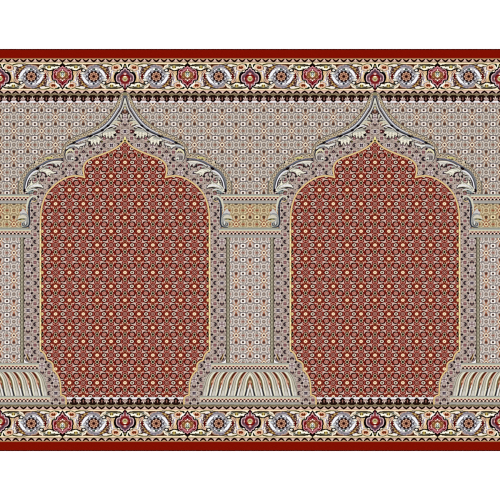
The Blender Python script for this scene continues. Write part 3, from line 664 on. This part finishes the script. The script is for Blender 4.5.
def column_art(c):
    # capital
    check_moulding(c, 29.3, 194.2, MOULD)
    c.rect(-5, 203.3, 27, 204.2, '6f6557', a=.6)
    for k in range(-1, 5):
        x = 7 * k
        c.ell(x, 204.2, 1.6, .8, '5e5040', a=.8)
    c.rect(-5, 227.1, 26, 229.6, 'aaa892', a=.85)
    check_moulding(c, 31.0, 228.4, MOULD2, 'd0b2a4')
    # scroll of the capital
    W = LEAF + 6
    c.poly([(17.4, 219.2), (19.2, 216.6), (20.4, 214.4), (19.6, 212.6), (21.2, 211.2), (22.6, 208.5), (24.2, 209.6), (25.4, 211.4), (27.2, 213), (28.4, 217), (29.4, 221), (28.6, 225.2), (25.6, 227), (22.4, 227), (21, 224.6), (21.6, 221.8), (19.4, 220.8)], 'b0aea6', True, W)
    c.poly([(19.8, 212.6), (21.4, 211), (22.7, 208.8), (24.6, 210.2), (26.6, 213.2), (24, 213.4), (21.4, 213.6)], 'cdc9c6', True)
    c.line([(20.4, 214.4), (23.4, 213.6), (27, 214.8)], [.5, .9, .5], '8f8f98')
    c.poly([(17.6, 219), (19.6, 216.4), (22.4, 215), (25.6, 216), (27, 218.4), (24.4, 218), (21, 218.2)], 'd6cfbc', True)
    c.line([(18.4, 219.8), (21.2, 219.2), (25.2, 219.0)], [.6, 1.5, .6], '5c562a'); c.ell(22.2, 219.2, 1.4, .5, 'a89c5c')
    c.line([(19.4, 221.2), (22.2, 221), (25, 220.4)], [.5, 1.1, .5], 'd9c9a4')
    for k in range(5):
        c.line([(25.4 + k * .7, 214 + k * 2.1), (28.6, 216 + k * 2.1)], .35, '80868c', False)
    c.line([(26.9, 221.6), (27, 224), (25.4, 225.8), (23, 225.6), (22.4, 223.8), (23.8, 222.8)], [.6, .9, .9, .9, .8, .5], '4d5157')
    c.ell(24.4, 224.2, .8, .9, '6e6a62'); c.line([(26, 221.4), (25.4, 224)], .8, 'e2e2de', False)
    c.line([(33.0, 197.6), (30.6, 200.2), (29.4, 205.6), (29.1, 213), (29.7, 221), (29.2, 224.6), (27, 226.8), (22.2, 227.4)], [.8, 1.5, 1.7, 1.7, 1.5, 1.4, 1.3, .6], '3c414b', lab=W)
    c.line([(26.6, 211.6), (27.2, 205.4), (28.8, 200), (31.8, 196.8), (35, 196.2), (36.8, 197.8), (36, 199.4)], [1.5, 2.2, 2.3, 2.0, 1.7, 1.5, .9], '96988c', lab=W)
    c.line([(26.6, 211.4), (27.0, 205.4), (28.6, 200), (31.7, 196.7), (35, 196.1), (36.8, 197.6), (36.2, 199)], [1.1, 1.7, 1.8, 1.6, 1.3, 1.1, .6], 'd2d0be')
    c.line([(30.2, 202), (29.9, 207)], [.6, .4], '8b8f9b', False)
    c.line([(32.4, 199.4), (34.2, 200.2), (35.6, 199.4)], .8, '3b3a34')
    c.line([(32.4, 201.4), (34.6, 201.6), (36.2, 200.4)], .9, 'c9b684')
    # shaft edge strip
    c.rect(20.1, 237.4, 20.9, 363.8, '746c5c', SHAFT); c.rect(20.9, 237.4, 22.9, 363.8, '9d9680', SHAFT); c.rect(22.9, 237.4, 23.8, 363.8, '625a48', SHAFT)
    for k in range(60):
        c.ell(21.9, 238.6 + k * 2.1, .55, .5, ('c0b89f', '7a7260')[k % 2])
        c.ell(20.5, 238.6 + k * 2.1, .4, .5, ('4a4236', '958c78')[k % 2])
        c.ell(23.3, 239.2 + k * 2.1, .35, .4, ('332d22', '857c66')[k % 2])
    # small flower spray in the lower corner of the band
    c.poly([(24.2, 359.2), (25.4, 361), (28, 362.6), (28.6, 363.6), (24.2, 363.6)], 'f0eeef'); c.line([(24.8, 358.6), (26, 360.6), (28.6, 361.6), (29, 359)], .6, '6c6a72')
    c.line([(26.8, 353.4), (28.2, 357.4), (29.6, 360)], [.6, 1.3, .6], '54381e'); c.line([(26.4, 354), (27.6, 358), (29, 361)], [.3, .8, .3], 'd2b078')
    # plinth
    c.poly([(-4, 363.4), (39, 363.4), (40, 372), (45, 378), (46.6, 388), (47, 396.4), (-4, 396.4)], 'b7b5ae', lab=PLINTH)
    check_moulding(c, 38.6, 362.9, MOULD3)
    c.rect(-4, 371.6, 39.6, 372.4, 'a2a298')
    c.cl0 = c.cl
    m = region(c, [(-4, 372.2), (39.8, 372.2), (43.6, 376.4), (45.6, 382), (46.6, 389), (47.2, 396), (-4, 396)])
    c.cl = m & c.cl0
    c.rect(-4, 372, 50, 397, 'bdb6a6'); c.poly([(-4, 384.5), (50, 387), (50, 397), (-4, 397)], 'c6c0b4'); c.poly([(-4, 390), (50, 392), (50, 397), (-4, 397)], 'd2cdc6')
    n = PX / 3
    for k in range(-2, 5):
        b = k * n
        f = lambda P: [(x + b, y) for x, y in P]
        sp = [(4.2, 371.6), (7.4, 374.8), (9.9, 379.4), (11.3, 384.6), (12.5, 389.4), (14.0, 396.2)]
        off = lambda d0, d1: [(x + d0 + (d1 - d0) * i / 5, y) for i, (x, y) in enumerate(sp)]
        c.line(f(off(-3.6, -3.0)), [.6, 1.5, 1.6, 1.4, 1.0, .4], '857f70')          # dark groove
        c.line(f(off(-4.7, -4.0)), [.5, 1.0, 1.1, .9, .6, .3], 'c9c2b0')
        c.line(f(off(-2.6, -2.6)[:5]), [.5, .8, .9, .8, .4], 'd9d3c2')
        c.line(f(off(-1.5, -2.2)[:5]), [.5, 1.0, 1.2, 1.2, .6], 'd6a994')              # flesh pink
        c.line(f([(9.6, 384.6), (10.6, 389), (12.2, 396)]), [.4, 1.3, 1.5], 'e6e3e0')
        c.line(f(off(2.7, 1.7)), [.9, 1.9, 2.1, 1.8, 1.5, 1.3], 'd9d5bd')            # cream fold
        c.line(f(off(3.1, 1.9)), [.4, .8, .9, .8, .7, .4], 'e9e6d6')
        c.line(f(off(4.1, 2.9)), [.3, .5, .6, .5, .4, .2], 'a39d8c')
        c.line(f(sp[:5]), [1.1, 2.0, 2.6, 2.4, 1.4], '7f5a40')
        c.line(f([(4.2, 371.8), (7.2, 375), (9.2, 379)]), [1.0, 1.7, .8], '5e281a')
        c.line(f([(9.4, 376.6), (11.2, 380.6), (12.2, 385.4), (13.0, 388.6)]), [.6, 1.4, 1.5, .6], '7d6b48')
        c.line(f([(9.6, 380.2), (10.6, 384), (11.3, 388)]), [.5, 1.2, .8], '94503a')
        c.line(f([(8.4, 378.4), (10, 382.6)]), .5, 'c89a78', False); c.ell(10.2 + b, 381.8, .45, 1.2, 'd6aa88', -14); c.ell(11.4 + b, 386.2, .4, 1.0, 'b89a70', -10)
        c.line(f([(11.8, 385.6), (12.7, 390.4), (14.2, 396.4)]), [.8, 1.6, 1.7], '5a5856')
        c.line(f([(12.2, 388), (13.2, 392), (14.3, 396)]), [.3, .6, .8], '33343a')
    c.cl = c.cl0
    c.line([(39.8, 372.4), (43.4, 376.2), (45.6, 382), (46.7, 389), (47.2, 396)], .7, '9d9488')
    check_moulding(c, 50.4, 395.8, MOULD4)
    c.rect(-4, 403.6, 50.4, 405.4, 'a7a698', MOULD4)



# ----------------------------------------------------------------- weaving the design into meshes
U = 0.003                                # metres per design unit
KN = 3                                   # knots per unit
ZTOP = 0.006                             # pile height above the floor
YT, YB = 49.0, 451.0
SOFT = 0.22                              # yarn blend between neighbouring knots, in units
CRISP = 0.45                             # contrast between neighbouring yarns
GAIN = 1.2                               # light level the lamps are set to (white of albedo 1/GAIN reads as full white)


def gauss(a, sig):
    n = int(3 * sig + .5)
    k = np.exp(-.5 * (np.arange(-n, n + 1) / sig) ** 2); k /= k.sum()
    out = np.zeros_like(a)
    p = np.pad(a, ((n, n), (0, 0), (0, 0)), 'edge')
    for i, w in enumerate(k):
        out += w * p[i:i + a.shape[0]]
    p = np.pad(out, ((0, 0), (n, n), (0, 0)), 'edge')
    out = np.zeros_like(a)
    for i, w in enumerate(k):
        out += w * p[:, i:i + a.shape[1]]
    return out


def weave():
    c = design()
    g = gauss(c.a, SOFT * S)
    g = np.clip(g + CRISP * (g - gauss(c.a, .75 * S)), 2, 255)
    # colours at knot corners of the half repeat, x = 0..125, y = YT..YB
    nx, ny = 125 * KN, int((YB - YT) * KN)
    jj = ((YT - c.y0) * S + np.arange(ny + 1) * S / KN)
    ii = ((0 - c.x0) * S + np.arange(nx + 1) * S / KN)
    j1 = np.clip(np.round(jj).astype(int), 0, c.h - 1); i1 = np.clip(np.round(ii).astype(int), 0, c.w - 1)
    V = .25 * (g[np.ix_(j1, i1)] + g[np.ix_(np.maximum(j1 - 1, 0), i1)] + g[np.ix_(j1, i1 - 1)] + g[np.ix_(np.maximum(j1 - 1, 0), i1 - 1)])
    top = c.a[int((54 - c.y0) * S), 100]
    V[0] = V[1]; V[-1] = V[-2]
    jc = ((YT - c.y0) * S + (np.arange(ny) + .5) * S / KN).astype(int)
    ic = ((0 - c.x0) * S + (np.arange(nx) + .5) * S / KN).astype(int)
    L = c.lab[np.ix_(jc, ic)].astype(int)
    # six half repeats: x = -125 .. 625
    Vs, Ls, I = [], [], []
    XC = (np.arange(nx) + .5) / KN
    for k in range(6):
        fl = k % 2 == 0
        v = V[:, ::-1] if fl else V
        l = L[:, ::-1] if fl else L
        Vs.append(v if k == 5 else v[:, :-1]); Ls.append(l)
        x0 = -125 + 125 * k
        ca = x0 + 125 if fl else x0                   # axis of the pillar (…0, 250, 500)
        cn = x0 if fl else x0 + 125                   # axis of the niche  (…-125, 125, 375, 625)
        idx = np.zeros_like(l)
        for lab in np.unique(l):
            m = l == lab
            if lab in (EDGE, EDGE2, BORDER, BORDER2):
                idx[m] = 0
            elif lab in (ARCH, GOLDLINE, NICHE, TRIM_B):
                idx[m] = cn + 200
            elif lab in (MED_A, MED_A2) or lab >= LEAF:
                idx[m] = k
            elif lab in (ROSETTE, ROSETTE2):
                idx[m] = (2 * k + (XC[None, :] >= 62.5) + np.zeros((l.shape[0], 1), int))[m]
            elif lab in (MED_B, MED_B2):
                idx[m] = (k + (XC[None, :] >= 62.5) + np.zeros((l.shape[0], 1), int))[m]
            else:
                idx[m] = ca + 200
        I.append(idx)
    return np.concatenate(Vs, 1), np.concatenate(Ls, 1), np.concatenate(I, 1)


def main():
    import bpy
    sc = bpy.context.scene
    COL = sc.collection

    def link(o, parent=None):
        COL.objects.link(o)
        if parent:
            o.parent = parent
        return o

    # ------------------------------------------------------------- materials
    def wool():
        m = bpy.data.materials.new('dyed_wool'); m.use_nodes = True
        nt = m.node_tree; N = nt.nodes; bs = N['Principled BSDF']
        at = N.new('ShaderNodeAttribute'); at.attribute_name = 'dye'
        tc = N.new('ShaderNodeNewGeometry')
        # every knot takes the dye a little differently
        sn = N.new('ShaderNodeVectorMath'); sn.operation = 'SNAP'; sn.inputs[1].default_value = (.0015, .0015, 1)
        nt.links.new(tc.outputs['Position'], sn.inputs[0])
        wn = N.new('ShaderNodeTexWhiteNoise'); wn.noise_dimensions = '2D'
        nt.links.new(sn.outputs[0], wn.inputs['Vector'])
        mr = N.new('ShaderNodeMapRange'); mr.inputs['To Min'].default_value = .945; mr.inputs['To Max'].default_value = 1.055
        nt.links.new(wn.outputs['Value'], mr.inputs['Value'])
        ns = N.new('ShaderNodeTexNoise'); ns.inputs['Scale'].default_value = 220; ns.inputs['Detail'].default_value = 3
        nt.links.new(tc.outputs['Position'], ns.inputs['Vector'])
        m2 = N.new('ShaderNodeMapRange'); m2.inputs['To Min'].default_value = .9; m2.inputs['To Max'].default_value = 1.1
        nt.links.new(ns.outputs['Fac'], m2.inputs['Value'])
        mu = N.new('ShaderNodeMath'); mu.operation = 'MULTIPLY'
        nt.links.new(mr.outputs[0], mu.inputs[0]); nt.links.new(m2.outputs[0], mu.inputs[1])
        vm = N.new('ShaderNodeVectorMath'); vm.operation = 'SCALE'
        nt.links.new(at.outputs['Color'], vm.inputs[0]); nt.links.new(mu.outputs[0], vm.inputs['Scale'])
        nt.links.new(vm.outputs[0], bs.inputs['Base Color'])
        bs.inputs['Roughness'].default_value = 1; bs.inputs['Specular IOR Level'].default_value = 0
        bp = N.new('ShaderNodeBump'); bp.inputs['Strength'].default_value = .25; bp.inputs['Distance'].default_value = .0006
        nt.links.new(wn.outputs['Value'], bp.inputs['Height']); nt.links.new(bp.outputs[0], bs.inputs['Normal'])
        return m

    def plain(name, col, rough=.9):
        m = bpy.data.materials.new(name); m.use_nodes = True
        nt = m.node_tree; bs = nt.nodes['Principled BSDF']
        bs.inputs['Roughness'].default_value = rough; bs.inputs['Specular IOR Level'].default_value = .1
        ns = nt.nodes.new('ShaderNodeTexNoise'); ns.inputs['Scale'].default_value = 60
        mx = nt.nodes.new('ShaderNodeMix'); mx.data_type = 'RGBA'
        mx.inputs['A'].default_value = (*[c * .97 for c in col], 1); mx.inputs['B'].default_value = (*col, 1)
        nt.links.new(ns.outputs['Fac'], mx.inputs['Factor']); nt.links.new(mx.outputs['Result'], bs.inputs['Base Color'])
        return m

    WOOL, JUTE, WHITE = wool(), plain('backing_jute', (.25, .12, .06)), plain('white_floor_paint', (.95, .95, .95))

    # ------------------------------------------------------------- carpet
    root = bpy.data.objects.new('prayer_carpet', None)
    root.empty_display_size = .2
    link(root)
    root['label'] = 'long red and beige prayer carpet woven with two arched niches, lying on the white floor'
    root['category'] = 'carpet'

    V, L, I = weave()
    lin = V / 255
    lin = np.where(lin <= .04045, lin / 12.92, ((lin + .055) / 1.055) ** 2.4) / GAIN
    ny, nx = L.shape
    cache = {}
    GX = lambda i: (-125 + i / KN - 250) * U          # grid column -> metres, x = 250 under the camera
    GY = lambda j: (250 - (YT + j / KN)) * U

    def woven(name, mask, parent, skirt=None):
        jj, ii = np.nonzero(mask)
        j0, j1, i0, i1 = jj.min(), jj.max() + 1, ii.min(), ii.max() + 1
        sub = mask[j0:j1, i0:i1]
        colr = lin[j0:j1 + 1, i0:i1 + 1]
        key = (name, sub.tobytes(), np.round(colr[::3, ::3], 4).tobytes())
        cx, cy = GX((i0 + i1) / 2), GY((j0 + j1) / 2)
        if key not in cache:
            h, w = sub.shape
            r, q = np.nonzero(sub)
            W = w + 1
            f = np.stack([(r + 1) * W + q, (r + 1) * W + q + 1, r * W + q + 1, r * W + q], 1)
            used, inv = np.unique(f, return_inverse=True)
            f = inv.reshape(-1, 4)
            vj, vi = used // W, used % W
            co = np.zeros((len(used), 3), np.float32)
            co[:, 0] = (vi - w / 2) / KN * U; co[:, 1] = (h / 2 - vj) / KN * U
            cl = np.ones((len(used), 4), np.float32); cl[:, :3] = colr[vj, vi]
            if skirt is not None:                      # fold the outer selvedge down to the floor
                row = 0 if skirt > 0 else h
                e = np.nonzero(vj == row)[0]; e = e[np.argsort(vi[e])]
                n0 = len(co)
                low = co[e].copy(); low[:, 2] = -ZTOP + .0004
                mid = co[e].copy(); mid[:, 2] = -.0012; 
                co[e, 1] -= skirt * .0008
                mid[:, 1] += skirt * .0
                co = np.concatenate([co, mid, low]); cl = np.concatenate([cl, cl[e], cl[e]])
                a = np.arange(len(e) - 1); ne = len(e)
                s1 = np.stack([e[a], e[a + 1], n0 + a + 1, n0 + a], 1); s2 = np.stack([n0 + a, n0 + a + 1, n0 + ne + a + 1, n0 + ne + a], 1)
                if skirt > 0:
                    s1, s2 = s1[:, ::-1], s2[:, ::-1]
                f = np.concatenate([f, s1, s2])
            me = bpy.data.meshes.new(name)
            me.vertices.add(len(co)); me.vertices.foreach_set('co', co.ravel())
            me.loops.add(f.size); me.loops.foreach_set('vertex_index', f.ravel().astype(np.int32))
            me.polygons.add(len(f)); me.polygons.foreach_set('loop_start', np.arange(0, f.size, 4, dtype=np.int32))
            at = me.color_attributes.new('dye', 'FLOAT_COLOR', 'POINT')
            at.data.foreach_set('color', cl.ravel())
            me.update(calc_edges=True); me.materials.append(WOOL)
            cache[key] = me
        o = bpy.data.objects.new(name, cache[key])
        o.location = (cx, cy, ZTOP)
        return link(o, parent)

    def pieces(lab, name, parent, **kw):
        """One mesh per woven figure of this kind; returns {index: object}."""
        m = L == lab
        return {int(k): woven(name, m & (I == k), parent(int(k)) if callable(parent) else parent, **kw) for k in np.unique(I[m])}

    # backing slab with rounded-off upper edge, 1 mm under the pile
    import bmesh
    bm = bmesh.new()
    bmesh.ops.create_cube(bm, size=1)
    for v in bm.verts:
        v.co.x *= 750 * U; v.co.y *= (YB - YT) * U - .003; v.co.z = .0003 if v.co.z < 0 else ZTOP - .0012
    bmesh.ops.bevel(bm, geom=[e for e in bm.edges], offset=.0008, segments=2, affect='EDGES')
    me = bpy.data.meshes.new('backing'); bm.to_mesh(me); bm.free(); me.materials.append(JUTE)
    link(bpy.data.objects.new('backing', me), root)

    for lab, s in ((EDGE, 1), (EDGE2, -1)):
        pieces(lab, 'edge_band', root, skirt=s)
    for lab, a, b, r, lb in ((BORDER, MED_A, MED_B, ROSETTE, 'far'), (BORDER2, MED_A2, MED_B2, ROSETTE2, 'near')):
        bo = pieces(lab, 'floral_border', root)[0]
        for o in pieces(a, 'medallion', bo).values():
            o['label'] = 'pointed red and rose medallion with a gold heart'
        for o in pieces(b, 'medallion', bo).values():
            o['label'] = 'lobed lilac medallion with a red and cream heart'
        pieces(r, 'rosette', bo)
        # children of the border sit in its frame
    pieces(TRIM, 'scalloped_trim', root); pieces(TRIM_B, 'scalloped_trim', root)
    pieces(SPANDREL, 'flower_lattice', root)
    pieces(NICHE, 'niche', root)
    arch = pieces(ARCH, 'arch', root)
    pieces(GOLDLINE, 'gold_outline', lambda k: arch[k])
    ka = lambda k: arch[int((-125 + 125 * k if k % 2 == 0 else 125 * k) + 200)]
    for n in range(7):
        pieces(LEAF + n, 'scroll' if n == 6 else 'acanthus_leaf', ka)
    pil = pieces(SHAFT, 'pillar', root)
    pieces(CAPITAL, 'capital', lambda k: pil[k]); pieces(PLINTH, 'plinth', lambda k: pil[k])
    for lab in (MOULD, MOULD2, MOULD3, MOULD4):
        pieces(lab, 'moulding', lambda k: pil[k])
    # sub-parts were placed in carpet coordinates: take their part's own offset back out
    for o in list(COL.objects):
        if o.parent and o.parent is not root:
            o.location = o.location - o.parent.location

    # ------------------------------------------------------------- floor, light, camera
    me = bpy.data.meshes.new('floor')
    me.from_pydata([(-20, -20, 0), (20, -20, 0), (20, 20, 0), (-20, 20, 0)], [], [(0, 1, 2, 3)]); me.materials.append(WHITE)
    fl = link(bpy.data.objects.new('floor', me)); fl['kind'] = 'structure'

    w = bpy.data.worlds.new('World'); sc.world = w; w.use_nodes = True
    bg = w.node_tree.nodes['Background']; bg.inputs['Color'].default_value = (1, 1, 1, 1); bg.inputs['Strength'].default_value = WORLD
    for sx in (-1, 1):
        la = bpy.data.lights.new('studio_softbox', 'AREA'); la.shape = 'SQUARE'; la.size = 2.6; la.energy = LAMP
        lo = link(bpy.data.objects.new('studio_softbox', la)); lo.location = (sx * 2.6, 0, 5.0)
        lo.rotation_euler = (0, sx * math.atan2(2.6, 5.0), 0)
    cam = bpy.data.cameras.new('camera'); cam.sensor_width = 36
    D = 4.0
    cam.lens = 36 * D / (500 * U)
    cam.clip_end = 200
    co = link(bpy.data.objects.new('camera', cam)); co.location = (0, 0, ZTOP + D)
    sc.camera = co
    sc.view_settings.view_transform = 'Standard'; sc.view_settings.look = 'None'
    sc.view_settings.exposure = 0; sc.view_settings.gamma = 1
    sc.cycles.max_bounces = 4; sc.cycles.diffuse_bounces = 2


WORLD, LAMP = 0.5, 122.0
main()
